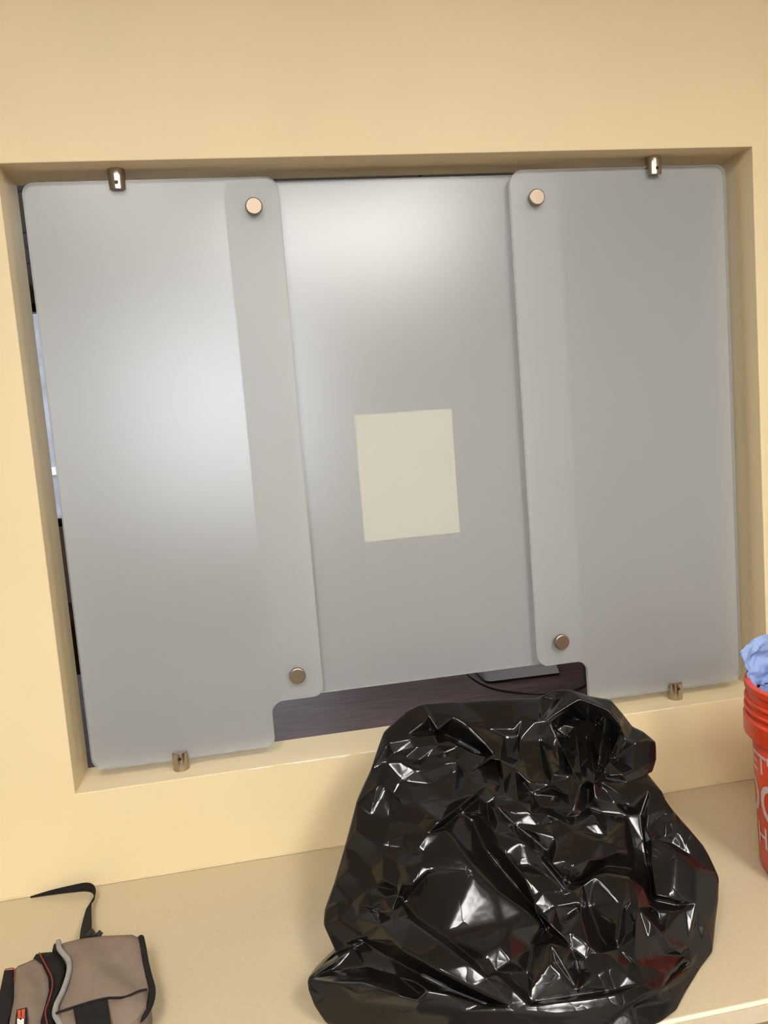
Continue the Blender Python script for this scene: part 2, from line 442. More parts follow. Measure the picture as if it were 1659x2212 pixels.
# ------------------------------------------------------------------ glass panels
YS0, YS1 = 0.045, 0.056      # side panels, front and back face
YC0, YC1 = 0.068, 0.077      # centre panel
HOLE = 0.0
def pane(name, pts, radii, y0, y1, parent=None):
    bm = bmesh.new()
    extrude_outline(bm, round_poly(pts, radii), y0, y1, 0, 1, 2)
    return bm_obj(name, bm, [M_GLASS, M_FROST, M_GEDGE], parent)
def clamp(parent, x, z, up):
    """round glass clamp: solid foot, two cheeks either side of the pane; up=+1 stands on sill, -1 hangs"""
    r, h, foot = 0.0165, 0.038, 0.0205
    yc = (YS0 + YS1) / 2
    bm = bmesh.new()
    seg = 40
    def prism(poly, z0, z1, ch=0.0):
        a = [bm.verts.new((x + p, yc + q, z + up * z0)) for p, q in poly]
        b = [bm.verts.new((x + p, yc + q, z + up * z1)) for p, q in poly]
        bm.faces.new(a); bm.faces.new(b[::-1])
        for i in range(len(poly)):
            j = (i + 1) % len(poly); bm.faces.new((a[i], b[i], b[j], a[j]))
    circ = [(r * math.cos(2 * PI * k / seg), r * math.sin(2 * PI * k / seg)) for k in range(seg)]
    prism(circ, 0, foot)
    g = (YS1 - YS0) / 2 + 0.0004
    a0 = math.asin(g / r)
    for s in (1, -1):
        arc = [(r * math.cos(t), s * r * math.sin(t)) for t in np.linspace(a0, PI - a0, 24)]
        prism(arc, foot, h - .001)
        arc2 = [(.94 * p, q * .96 if abs(q) > g * 1.2 else q) for p, q in arc]
        prism(arc2, h - .001, h)
    c = bm_obj('clamp', bm, M_METAL, parent)
    tag(c, 'round brushed nickel clamp')
    bm = bmesh.new()
    zc_ = z + up * 0.027
    ang = 0.1
    cx_, cy_ = x + r * math.sin(-ang) * .0, yc - r
    v0 = [bm.verts.new((cx_ + .0035 * math.cos(t), cy_ - .0003, zc_ + .0035 * math.sin(t))) for t in np.linspace(0, 2 * PI, 17)[:-1]]
    v1 = [bm.verts.new((cx_ + .0035 * math.cos(t), cy_ + .004, zc_ + .0035 * math.sin(t))) for t in np.linspace(0, 2 * PI, 17)[:-1]]
    bm.faces.new(v0); bm.faces.new(v1[::-1])
    for i in range(16): bm.faces.new((v0[i], v1[i], v1[(i + 1) % 16], v0[(i + 1) % 16]))
    tag(bm_obj('set_screw', bm, M_HOLE, c), 'small dark set screw')
def standoff(parent, x, z):
    r, th = 0.0168, 0.0085
    bm = bmesh.new()
    rings = []
    for rr, yy in ((0.0, YS0 - th), (r - .0022, YS0 - th), (r - .0006, YS0 - th + .0008), (r, YS0 - th + .0024), (r, YS0 - .0003), (0.0, YS0 - .0003)):
        rings.append([bm.verts.new((x + rr * math.cos(2 * PI * k / 40), yy, z + rr * math.sin(2 * PI * k / 40))) for k in range(40)])
    for A, B in zip(rings, rings[1:]):
        for k in range(40): bm.faces.new((A[k], A[(k + 1) % 40], B[(k + 1) % 40], B[k]))
    bmesh.ops.remove_doubles(bm, verts=bm.verts, dist=1e-6)
    c = bm_obj('standoff', bm, M_CAP, parent, smooth=False)
    tag(c, 'round nickel standoff cap')
    bm = bmesh.new()
    n = 32
    A = [[bm.verts.new((x + .012 * math.cos(2 * PI * k / n), yy, z + .012 * math.sin(2 * PI * k / n))) for k in range(n)] for yy in (YS1 + .0004, YC0 - .0004)]
    bm.faces.new(A[0]); bm.faces.new(A[1][::-1])
    for k in range(n): bm.faces.new((A[0][k], A[1][k], A[1][(k + 1) % n], A[0][(k + 1) % n]))
    bm_obj('spacer', bm, M_METAL, c)
ZB, ZT, ZN = 0.022, 1.1705, 0.1165     # side panel bottom, top, underside of the inner strip
lp = tag(empty('glass_panel', (0, 0, 0)), 'frosted side glass panel nearest the slit showing a window, with inner notch', 'glass panel')
pane('pane', [(0.0265, ZB), (0.394, ZB), (0.394, ZN), (0.5045, ZN), (0.5045, ZT), (0.0265, ZT)], [.028, .016, .026, .022, .028, .022], YS0, YS1, lp)
rp = tag(empty('glass_panel', (0, 0, 0)), 'frosted side glass panel beside the orange bucket, with inner notch', 'glass panel')
pane('pane', [(1.0925, ZB), (1.4665, ZB), (1.4665, ZT), (0.9795, ZT), (0.9795, ZN), (1.0925, ZN)], [.016, .028, .022, .028, .022, .026], YS0, YS1, rp)
for par, xc, xd in ((lp, .1995, .4525), (rp, 1.3015, 1.0335)):
    clamp(par, xc, 0.0, 1); clamp(par, xc, H, -1)
    standoff(par, xd, 1.1135); standoff(par, xd, 0.1672)
cp = tag(pane('glass_panel', [(0.398, ZN - .002), (1.098, ZN - .002), (1.098, 1.168), (0.398, 1.168)], [.022] * 4, YC0, YC1),
         'middle frosted glass panel behind the two side panels, sheet of paper on it', 'glass panel')
px0, px1, pz0, pz1 = .6212, .8300, .4270, .6945
tag(box_obj('paper_sheet', (px0, px1, YC1 + .0004, YC1 + .0008, pz0, pz1), M_PAPER),
    'blank looking cream paper sheet stuck behind the middle frosted glass', 'paper')

# ------------------------------------------------------------------ rear room furniture
ZD = -0.02
dk = tag(empty('desk', (0.7, T + .01, ZFLOOR)), 'dark walnut desk behind the glass panels', 'desk')
kid(box_obj('desk_top', (-.9, 2.4, T + .004, 0.95, ZD - .03, ZD), M_WOOD, bevel=.002), dk)
for x in (-.86, 2.33): kid(box_obj('leg_panel', (x, x + .03, T + .05, .9, ZFLOOR, ZD - .03), M_DARKWOOD), dk)
kid(box_obj('modesty_panel', (-.83, 2.33, T + .06, T + .08, ZFLOOR + .2, ZD - .03), M_DARKWOOD), dk)
cr = tag(empty('credenza', (-.5, 3.2, ZFLOOR)), 'low dark wooden cabinet under the rear window', 'cabinet')
kid(box_obj('body', (-1.6, .5, 3.02, 3.55, ZFLOOR, -.30), M_DARKWOOD), cr)
kid(box_obj('cabinet_top', (-1.62, .52, 3.0, 3.56, -.30, -.26), M_WOOD), cr)
for x in (-1.58, -.54): kid(box_obj('door', (x, x + 1.02, 3.004, 3.02, ZFLOOR + .06, -.31), M_DARKWOOD), cr)
# grey device with a rounded corner on the desk
dv = tag(empty('electronic_device', (1.05, .40, ZD)), 'flat grey device with a rounded corner on the dark desk', 'device')
bm = bmesh.new()
prof = round_poly([(.948, .368), (1.150, .362), (1.172, .46), (1.172, .56), (.948, .56)], [.022, .006, .01, .01, .02], 8)
for z0, z1, inset, mi in ((ZD + .006, ZD + .050, 0, 0),):
    a = [bm.verts.new((x, y, z0)) for x, y in prof]; b = [bm.verts.new((x + (1.06 - x) * .04, y + (.46 - y) * .45, z1)) for x, y in prof]
    bm.faces.new(a[::-1]); bm.faces.new(b)
    for i in range(len(prof)):
        j = (i + 1) % len(prof); bm.faces.new((a[i], a[j], b[j], b[i]))
kid(bm_obj('casing', bm, M_DEVICE), dv)
bm = bmesh.new()
a = [bm.verts.new((x + (1.06 - x) * .03, y + (.46 - y) * .05, ZD)) for x, y in prof]; b = [bm.verts.new((x, y, ZD + .006)) for x, y in prof]
bm.faces.new(a[::-1]); bm.faces.new(b)
for i in range(len(prof)):
    j = (i + 1) % len(prof); bm.faces.new((a[i], a[j], b[j], b[i]))
kid(bm_obj('base', bm, M_DEVICE_DK), dv)
bm = bmesh.new()
tube(bm, catmull([(.925, .52, ZD + .003), (.928, .42, ZD + .003), (.950, .33, ZD + .003), (1.0, .27, ZD + .003), (1.06, .24, ZD + .003), (1.14, .235, ZD + .003), (1.19, .27, ZD + .003)]), .0028)
tag(bm_obj('cable', bm, M_DEVICE_DK, smooth=True), 'thin black cable curving over the dark desk before the device', 'cable')
bm = bmesh.new()
tube(bm, catmull([(1.155, .19, ZD + .003), (1.150, .20, ZD + .05), (1.160, .21, ZD + .12), (1.163, .215, ZD + .25), (1.16, .22, ZD + .4)]), .0026)
tag(bm_obj('cable', bm, M_DEVICE_DK, smooth=True), 'thin black cable hanging upright behind the glass notch', 'cable')

# ------------------------------------------------------------------ bin bag
def tps(ctrl):
    P = np.array([(c[0], c[1]) for c in ctrl], float) / 500.0
    val = np.array([c[2] for c in ctrl], float)
    def k(d2): return np.where(d2 > 1e-12, 0.5 * d2 * np.log(np.maximum(d2, 1e-12)), 0)
    n = len(P)
    A = np.zeros((n + 3, n + 3))
    A[:n, :n] = k(((P[:, None] - P[None]) ** 2).sum(-1)) + np.eye(n) * 2e-3
    A[:n, n] = 1; A[:n, n + 1:] = P; A[n, :n] = 1; A[n + 1:, :n] = P.T
    w = np.linalg.solve(A, np.r_[val, 0, 0, 0])
    def f(u, v):
        q = np.array([u, v]) / 500.0
        return float(k(((P - q) ** 2).sum(-1)) @ w[:n] + w[n] + q @ w[n + 1:])
    return f

BAG_OUT = [(911, 1518, -.17), (879, 1533, -.185), (829, 1578, -.21), (800, 1665, -.25), (770, 1730, -.275), (743, 1832, -.31), (720, 1909, -.34),
           (700, 1965, -.37), (697, 1998, -.385), (724, 2057, -.425), (696, 2084, -.445), (662, 2116, -.468), (665, 2140, -.478), (677, 2172, -.490), (704, 2214, None),
           (780, 2240, None), (900, 2254, None), (1020, 2256, None), (1150, 2252, None), (1280, 2240, None), (1380, 2226, None), (1423, 2212, None),
           (1462, 2183, None), (1481, 2146, None), (1516, 2096, -.527), (1541, 2057, -.512), (1547, 2000, -.487), (1555, 1938, -.468), (1557, 1900, -.455), (1524, 1829, -.42),
           (1459, 1753, -.375), (1441, 1728, -.36), (1434, 1711, -.345), (1402, 1672, -.31), (1411, 1669, -.305), (1421, 1638, -.29), (1420, 1603, -.27), (1390, 1578, -.245), (1368, 1568, -.23),
           (1349, 1543, -.215), (1322, 1510, -.195), (1274, 1502, -.175), (1233, 1488, -.165), (1199, 1490, -.16), (1166, 1505, -.145), (1110, 1506, -.14), (993, 1513, -.15)]
BAG_OUT = [(u, v, y if y is not None else float(at_z(u, v, ZC + .004)[1])) for u, v, y in BAG_OUT]
BAG_IN = [(1000, 1650, -.24), (900, 1700, -.28), (1000, 1800, -.37), (880, 1850, -.375), (1000, 1950, -.455), (900, 2000, -.46), (1000, 2100, -.54), (850, 2130, -.535),
          (1100, 2170, -.572), (1250, 2160, -.58), (1400, 2135, -.577), (1250, 1650, -.275), (1250, 1780, -.36), (1250, 1900, -.445), (1250, 2000, -.50), (1400, 1850, -.41), (1420, 2000, -.50)]
ybase = tps(BAG_OUT + BAG_IN)
# fold lines: (u, v, relief in cm towards the viewer)
BAG_LINES = [
    # back flap and its dark valley
    [(911, 1518, 0), (916, 1562, 1.4), (895, 1547, .4)], [(931, 1536, .5), (979, 1549, 1.6), (1003, 1555, 1.8), (1010, 1570, 1.8), (1045, 1605, 1.5), (1066, 1630, .6)],
    [(925, 1543, 1.2), (946, 1577, 1.2)], [(916, 1562, 1.4), (930, 1576, -.8), (960, 1588, -2.2), (993, 1602, -2.4), (1040, 1628, -2.4), (1072, 1645, -2.2)],
    [(829, 1578, 0), (880, 1590, .8), (946, 1577, 1.2), (970, 1600, 1.2), (1010, 1622, 1.4), (1058, 1636, 1.2)],
    [(839, 1605, .5), (890, 1596, 1.1)], [(866, 1645, .9), (900, 1615, 1.3), (940, 1590, 1.2)], [(903, 1665, 1.2), (945, 1607, 1.5), (990, 1612, 1.5), (985, 1645, 1.6), (958, 1650, 1.1)],
    [(829, 1578, 0), (836, 1610, 1.5), (832, 1645, .2), (816, 1700, 1.4), (800, 1760, .2), (788, 1805, 1.2)], [(850, 1628, -.2), (905, 1642, .1), (960, 1625, .2)],
    [(870, 1688, .1), (930, 1695, -.2), (985, 1668, .2)], [(850, 1718, -.1), (900, 1736, 1.5), (940, 1718, .1), (975, 1735, .2)], [(780, 1740, .2), (770, 1790, 1.1), (765, 1840, .2), (752, 1880, 1.1)],
    [(850, 1770, .1), (880, 1800, .9), (870, 1830, .1)], [(775, 1900, .9), (760, 1950, .1), (770, 1985, .9)], [(800, 1880, .2), (790, 1925, .9), (775, 1955, .6)],
    # big front flap rim
    [(1058, 1636, 1.2), (1010, 1674, 2.2), (1030, 1713, 2.4), (990, 1745, 2.6), (948, 1777, 2.6), (925, 1800, 1.4), (915, 1840, .7)],
    [(1035, 1722, .2), (995, 1755, 0), (955, 1788, 0)],
    [(830, 1700, .8), (870, 1740, 1.2), (905, 1780, 1.0), (948, 1777, 2.6)],
    # facets right of the flap
    [(1030, 1661, 1.5), (1047, 1700, 1.8), (1033, 1713, 1.5), (1036, 1755, 1.6)], [(1060, 1640, 1), (1080, 1642, .8), (1110, 1659, 1.8), (1118, 1732, 1.6), (1070, 1723, .2), (1110, 1659, 1.8)],
    [(1085, 1690, -.2), (1090, 1720, .2)],
    [(1066, 1748, .9), (1078, 1777, 1.0)], [(1074, 1742, .3), (1103, 1755, .9), (1118, 1732, 1.6)], [(1052, 1735, -.8), (1056, 1775, -.8)], [(1090, 1760, -.3), (1110, 1795, .6)],
    # sparkling dent on the back flap
    [(1066, 1599, .9), (1090, 1590, .1), (1109, 1576, 1.3), (1120, 1590, .2), (1122, 1630, .8), (1096, 1634, -.8), (1080, 1626, .6), (1066, 1599, .9)], [(1050, 1560, .7), (1056, 1575, .7)],
    # hood of the gathered mouth
    [(1129, 1550, 2.0), (1160, 1558, 2.2), (1181, 1555, 2.4), (1253, 1509, 2.0), (1316, 1534, 2.2), (1338, 1563, 2.4), (1351, 1596, 2.4), (1376, 1605, 1.8)],
    [(1129, 1550, 2.0), (1166, 1505, 0)], [(1181, 1555, 2.4), (1216, 1504, .4)], [(1170, 1553, 1.2), (1200, 1512, -.5)], [(1253, 1509, 2.0), (1274, 1502, 0)], [(1316, 1534, 2.2), (1322, 1510, 0)],
    [(1129, 1550, 2.0), (1122, 1600, 1.0), (1126, 1640, .6), (1140, 1690, .2)],
    [(1338, 1563, 2.4), (1349, 1543, 0)], [(1345, 1570, 1.4), (1356, 1597, 1.6), (1351, 1596, 2.4)], [(1376, 1605, 1.8), (1374, 1663, 1.4), (1350, 1672, 1.8)], [(1400, 1600, .9), (1405, 1650, .9)],
    # cavity and its pleats
    [(1200, 1575, -1.48), (1240, 1552, -3.37), (1290, 1565, -3.37), (1318, 1600, -2.74), (1325, 1640, -1.90)],
    [(1264, 1586, -2.32), (1275, 1620, -1.26), (1289, 1688, 2.00)], [(1258, 1612, -2.32), (1262, 1626, -1.48)], [(1272, 1600, -3.16), (1283, 1640, -1.90), (1300, 1660, -0.63)], [(1268, 1655, 0.25), (1270, 1685, 1.25)],
    [(1242, 1640, -0.63), (1236, 1675, 1.00)], [(1255, 1655, -1.26), (1255, 1692, 1.50)], [(1228, 1660, -1.05), (1215, 1615, -2.11), (1225, 1590, -2.53)],
    [(1176, 1617, 0.75), (1193, 1672, 1.12), (1196, 1612, -0.21)], [(1205, 1610, -0.63), (1210, 1655, -0.21), (1223, 1645, -0.95)], [(1165, 1600, -0.63), (1172, 1665, -0.84), (1190, 1695, -0.63)],
    [(1305, 1662, 1.12), (1318, 1676, 1.50), (1345, 1673, 2.00), (1310, 1682, 0.25)], [(1300, 1690, 1.00), (1355, 1690, 0.75)],
    [(1250, 1696, 1.4), (1226, 1642, .9), (1204, 1592, .6), (1190, 1560, 1.9)], [(1258, 1694, 1.5), (1250, 1625, .1), (1243, 1570, -.9), (1238, 1525, 1.0)],
    [(1282, 1692, 1.6), (1295, 1632, .5), (1304, 1580, -.4), (1306, 1545, 1.0)], [(1292, 1692, 1.5), (1316, 1645, 1.1), (1330, 1605, 1.0), (1340, 1580, 1.9)],
    [(1270, 1640, -1.6), (1268, 1595, -2.6), (1272, 1560, -2.8)], [(1237, 1632, -1.3), (1226, 1600, -1.6), (1218, 1565, -1.0)], [(1305, 1655, -.9), (1314, 1615, -1.3), (1320, 1575, -1.0)],
    # crumpled neck below the mouth
    [(1190, 1700, .5), (1235, 1720, 1.1), (1253, 1701, 1.4), (1240, 1750, .9)], [(1340, 1715, 1.3), (1359, 1740, 1.3)], [(1300, 1700, .3), (1285, 1722, .9), (1330, 1735, .2), (1340, 1715, 1.3)],
    [(1270, 1705, -1.2), (1270, 1745, -1.2), (1300, 1755, -.8)], [(1200, 1720, -1.4), (1195, 1750, -1.4), (1220, 1765, -.8)],
    [(1116, 1758, 1.0), (1147, 1757, 1.2), (1147, 1734, .8)], [(1147, 1757, 1.2), (1165, 1785, .7), (1160, 1800, .5)], [(1181, 1759, 1.2), (1210, 1772, 1.3), (1237, 1782, 1.2), (1255, 1782, 1.4), (1291, 1777, 1.8), (1282, 1757, 1.0), (1250, 1762, .2)],
    [(1190, 1775, .2), (1200, 1810, .5)], [(1110, 1780, -.6), (1150, 1810, -1.2), (1185, 1840, -1.2)], [(1130, 1690, -1.2), (1150, 1715, -1.6), (1165, 1745, -1.6)],
    # star node and sparkling lump
    [(1240, 1794, 1.6), (1201, 1836, 1.0), (1191, 1867, .6)], [(1240, 1794, 1.6), (1236, 1871, 1.7), (1257, 1894, .3)], [(1191, 1867, .6), (1215, 1860, 1.3), (1236, 1871, 1.7)], [(1240, 1794, 1.6), (1300, 1815, 1.9), (1356, 1840, 1.2)],
    [(1286, 1803, 1.2), (1314, 1807, 1.3), (1300, 1815, 1.9)], [(1236, 1871, 1.7), (1270, 1858, 1.9), (1302, 1855, 1.6), (1285, 1868, .4)], [(1339, 1838, 1.4), (1300, 1855, 1.2)],
    [(1352, 1760, -.8), (1368, 1840, -1.2), (1380, 1880, -1.6), (1405, 1900, -1.6)], [(1260, 1905, -1.6), (1310, 1872, -1.4), (1370, 1880, -1.6)], [(1230, 1910, -1.0), (1260, 1905, -1.6), (1270, 1960, -1.6), (1290, 2010, -1.6), (1310, 2040, -1.0)],
    # long diagonal folds
    [(948, 1777, 2.6), (962, 1793, 1.7), (1000, 1845, 1.8), (1030, 1882, 1.9), (1068, 1919, 1.7), (1141, 1972, 1.2), (1172, 1998, .6)],
    [(1020, 1770, -1.0), (1045, 1830, -1.4), (1085, 1880, -1.6), (1120, 1920, -1.6), (1150, 1955, -1.4), (1180, 2005, -1.5), (1190, 2030, -1.2)],
    [(975, 1790, .6), (1012, 1838, .6), (1060, 1890, .4), (1110, 1935, 0)],
    [(1037, 1763, .6), (1070, 1800, 1.4), (1128, 1817, 2.0), (1172, 1860, 2.2), (1220, 1919, 1.6)], [(1040, 1770, .4), (1090, 1840, 1.2), (1130, 1890, 1.3), (1150, 1940, .5)],
    [(1125, 1872, .2), (1145, 1870, .3), (1180, 1890, .9), (1215, 1925, 1.2)], [(1150, 1810, -.6), (1175, 1850, -.8), (1222, 1905, -1.2)],
    [(1153, 1950, .9), (1170, 1928, 1.2), (1220, 1932, .9), (1238, 1925, 1.1)], [(1153, 1950, .9), (1200, 1958, .9), (1253, 1948, 1.5)], [(1155, 1962, 1.2), (1190, 1998, 1.8), (1215, 2022, 1.6), (1230, 2014, 1.5), (1272, 2043, 1.7)],
    [(1253, 1948, 1.5), (1255, 1981, 1.6), (1272, 2043, 1.7), (1279, 2059, 1.2)], [(1175, 1975, .4), (1190, 1998, 1.8)], [(1210, 1995, .2), (1228, 1975, .3), (1250, 1960, .8)],
    # lower left: rolled fold between two long ridges
    [(870, 1956, 1.5), (882, 1979, 1.6), (888, 1985, 2.0), (950, 2031, 2.4), (1010, 2079, 2.4), (1052, 2112, 2.2), (1106, 2168, 1.2)],
    [(870, 1956, 1.5), (850, 1985, 1.5), (824, 1998, 1.8), (845, 2027, 2.2), (868, 2051, 2.4), (901, 2070, 2.4), (950, 2099, 2.4), (1020, 2134, 2.1), (1098, 2172, 1.2)],
    [(824, 1998, 1.8), (791, 2029, .6)], [(787, 2033, -1.0), (843, 2068, -1.2), (901, 2101, -1.4), (970, 2136, -1.2), (1050, 2168, -.4)], [(850, 2048, 1.2), (868, 2051, 2.4)],
    [(920, 1890, .2), (872, 1952, -.8), (930, 1877, .8)], [(900, 1985, -.6), (960, 2025, -.6), (1020, 2070, -.4)],
    # crumpled star on the left
    [(818, 1824, 1.0), (808, 1834, .8), (828, 1848, .9), (853, 1861, .9), (874, 1873, 1.4), (893, 1909, 1.6), (872, 1952, -.8)], [(874, 1873, 1.4), (866, 1890, .8), (868, 1909, 1.2), (893, 1909, 1.6)],
    [(905, 1830, 1.0), (895, 1848, .4), (910, 1865, 1.3), (893, 1909, 1.6)], [(828, 1902, .9), (859, 1917, .9), (868, 1909, 1.2)], [(799, 1961, .9), (830, 1938, 1.1), (861, 1931, 1.0), (847, 1969, 1.0), (870, 1956, 1.5)], [(815, 1915, .1), (845, 1922, -.5), (868, 1938, -.8)], [(847, 1969, 1.0), (820, 1972, -.2), (800, 1965, .4)],
    # left side facets
    [(697, 1998, 0), (724, 1981, .8), (735, 1988, 1.2), (783, 2025, 1.0)], [(720, 1909, 0), (728, 1950, 1.2), (724, 1981, .8)], [(783, 2033, -.4), (745, 2040, .3), (724, 2057, 0)], [(719, 2062, -.6), (770, 2045, -.6)],
    [(662, 2116, 0), (715, 2082, .7), (762, 2048, .5)],
    # front lower rim
    [(662, 2116, 0), (727, 2124, 2.2), (772, 2147, 2.4), (783, 2124, 2.0), (816, 2137, 2.5), (860, 2150, 2.5), (901, 2161, 2.3), (924, 2139, 1.8), (968, 2147, 1.6), (1040, 2170, .8), (1098, 2176, 1.2)],
    [(700, 2152, .6), (772, 2164, 1.3), (900, 2176, 1.5), (1000, 2184, 1.2), (1116, 2184, 1.3), (1201, 2190, 1.4), (1270, 2182, 1.3), (1360, 2168, 1.2)], [(720, 2095, -.4), (790, 2088, -.9), (860, 2110, -.9), (905, 2146, -.2), (895, 2120, .3)],
    # middle bottom facets
    [(1077, 2043, 1.7), (1048, 2060, 1.3), (1051, 2108, 1.2)], [(1077, 2043, 1.7), (1071, 2099, .7), (1104, 2076, 1.6), (1077, 2043, 1.7)], [(1085, 1997, .9), (1100, 2010, 1.1), (1104, 2076, 1.6)], [(1071, 2103, 1.4), (1105, 2135, 1.5), (1137, 2166, 1.3)], [(1085, 2100, .2), (1135, 2140, .2)],
    [(1189, 2037, 1.6), (1168, 2076, .8), (1149, 2134, .6)], [(1189, 2037, 1.6), (1189, 2080, 1.7), (1215, 2105, 1.7), (1247, 2137, 1.0)], [(1189, 2037, 1.6), (1215, 2082, 1.5), (1247, 2137, 1.0)], [(1200, 2078, .9), (1222, 2108, .9)], [(1150, 2045, -.5), (1140, 2100, -.2), (1142, 2150, .3)],
    [(1200, 2022, -.4), (1235, 2050, .7), (1265, 2070, 1.1), (1290, 2060, 1.4), (1336, 2050, .8)], [(1255, 2132, 1.2), (1285, 2098, 1.3), (1317, 2063, 1.2)], [(1255, 2135, 1.2), (1334, 2084, 1.5), (1365, 2080, .9)], [(1247, 2137, 1.0), (1250, 2100, -.4), (1245, 2075, -.2)],
    # rim to the right
    [(1147, 2174, 1.4), (1200, 2166, 1.5), (1270, 2159, 1.5), (1336, 2148, 1.5), (1412, 2138, 1.4), (1427, 2138, 1.3), (1458, 2116, 1.0), (1500, 2085, .6), (1541, 2057, 0)],
    [(1147, 2165, .4), (1250, 2148, .5), (1340, 2135, .6)], [(1356, 2108, 1.1), (1385, 2128, 1.2), (1412, 2138, 1.4)], [(1364, 2172, .9), (1420, 2150, .9), (1475, 2120, .5)], [(1368, 2176, .4), (1455, 2160, .4)],
    # right lump, ridges and bright facets
    [(1260, 1911, .6), (1285, 1890, 1.4), (1312, 1884, 1.7), (1356, 1892, 1.8), (1391, 1919, 1.3), (1408, 1960, .6)], [(1346, 1957, 1.9), (1340, 1990, 1.9), (1333, 2034, 1.4), (1336, 2050, .8)], [(1375, 1938, 1.8), (1363, 1947, 1.4), (1359, 1976, 1.0), (1369, 2007, .9)], [(1352, 1965, .8), (1350, 2020, .3)],
    [(1377, 1959, 1.8), (1373, 1988, 1.9), (1371, 2030, 1.7), (1369, 2075, 1.4), (1365, 2080, .9)], [(1375, 1938, 1.8), (1377, 1959, 1.8), (1406, 1991, 1.9), (1430, 2017, 1.7), (1460, 2051, 1.4), (1475, 2048, 1.3)], [(1373, 1988, 1.9), (1390, 1995, 1.3), (1406, 1991, 1.9)], [(1442, 2003, 1.3), (1452, 2030, 1.2), (1460, 2051, 1.4)],
    [(1408, 1965, -.8), (1425, 1995, -.2)], [(1400, 2030, .9), (1430, 2062, .2), (1475, 2064, .5)],
    [(1418, 1933, 1.0), (1450, 1940, 1.3), (1504, 1951, 1.6), (1480, 1963, 1.0), (1449, 1969, .9), (1422, 1970, .2)], [(1416, 1945, -.8), (1460, 1955, -.2), (1504, 1951, 1.6)], [(1504, 1951, 1.6), (1487, 2042, .9), (1510, 2050, .7), (1541, 2057, 0)], [(1504, 1951, 1.6), (1525, 2000, 1.1), (1541, 2057, 0)], [(1505, 2000, .6), (1515, 2035, .5)],
    [(1458, 2090, 1.0), (1477, 2069, 1.3), (1493, 2077, 1.2), (1470, 2100, .9), (1427, 2138, 1.3)], [(1412, 2138, 1.4), (1440, 2105, 1.2), (1458, 2090, 1.0)], [(1455, 2112, .2), (1480, 2088, .4)],
    # right upper facets and long ridge
    [(1399, 1761, 1.0), (1395, 1790, .9), (1420, 1803, .4), (1436, 1780, 1.1), (1436, 1807, 1.2), (1420, 1813, 1.4)], [(1420, 1766, .2), (1436, 1780, 1.1)], [(1467, 1775, .8), (1464, 1797, .7), (1450, 1815, .5)],
    [(1408, 1815, 1.2), (1420, 1813, 1.4), (1461, 1838, 1.7), (1501, 1873, 1.4), (1557, 1900, 0)], [(1408, 1815, 1.2), (1407, 1863, 1.1), (1416, 1927, 1.0), (1418, 1933, 1.0)], [(1450, 1822, .3), (1495, 1852, .3), (1545, 1885, 0)], [(1385, 1760, -.8), (1392, 1820, -1.2), (1398, 1870, -1.6), (1406, 1935, -1.4)],
    [(1405, 1700, .4), (1420, 1750, .6)],
]
def film(X, F, excess, iters=120, keep=0.05, seed=3, jitter=0.0015, bend=0.25, floor=None, wts=None):
    """relax a thin inextensible sheet with slightly too much material: it buckles into creases"""
    E = np.unique(np.sort(np.r_[F[:, [0, 1]], F[:, [1, 2]], F[:, [2, 0]]], axis=1), axis=0)
    n = len(X)
    r_ = np.random.default_rng(seed)
    X0 = X.copy()
    a, b = E[:, 0], E[:, 1]
    ex = 1 + excess * (wts[a] + wts[b]) * .5 if wts is not None else 1 + excess
    L0 = np.linalg.norm(X[a] - X[b], axis=1) * ex
    # bending: opposite corners of neighbouring triangles
    key = {}
    opp = []
    for t in F:
        for i in range(3):
            p, q, o = int(t[i]), int(t[(i + 1) % 3]), int(t[(i + 2) % 3])
            k = (p, q) if p < q else (q, p)
            if k in key: opp.append((key[k], o))
            else: key[k] = o
    opp = np.array(opp); oa, ob = opp[:, 0], opp[:, 1]
    B0 = np.linalg.norm(X0[oa] - X0[ob], axis=1)
    deg = np.bincount(np.r_[a, b], minlength=n).astype(float)
    degb = np.maximum(np.bincount(np.r_[oa, ob], minlength=n), 1).astype(float)
    X = X + r_.normal(0, jitter, X.shape) * (wts[:, None] if wts is not None else 1)
    def push(X, i, j, L, dg, s):
        d = X[j] - X[i]; l = np.linalg.norm(d, axis=1) + 1e-9
        g = (s * 0.5 * (l - L) / l)[:, None] * d
        out = np.empty_like(X)
        for c in range(3):
            out[:, c] = (np.bincount(i, g[:, c], minlength=n) - np.bincount(j, g[:, c], minlength=n)) / dg * 1.7
        return X + out
    for it in range(iters):
        X = push(X, a, b, L0, deg, 1.0)
        X = push(X, oa, ob, B0 * 1.01, degb, bend)
        X = X + (X0 - X) * keep
        if floor is not None: X[:, 2] = np.maximum(X[:, 2], floor)
    return X
def subdivide(X, F, W_=None):
    E = np.sort(np.r_[F[:, [0, 1]], F[:, [1, 2]], F[:, [2, 0]]], axis=1)
    U, inv = np.unique(E, axis=0, return_inverse=True)
    inv = inv.ravel()
    n = len(X); nf = len(F)
    Xn = np.r_[X, (X[U[:, 0]] + X[U[:, 1]]) / 2]
    m0, m1, m2 = n + inv[:nf], n + inv[nf:2 * nf], n + inv[2 * nf:]
    Fn = np.r_[np.c_[F[:, 0], m0, m2], np.c_[F[:, 1], m1, m0], np.c_[F[:, 2], m2, m1], np.c_[m0, m1, m2]]
    return Xn, Fn
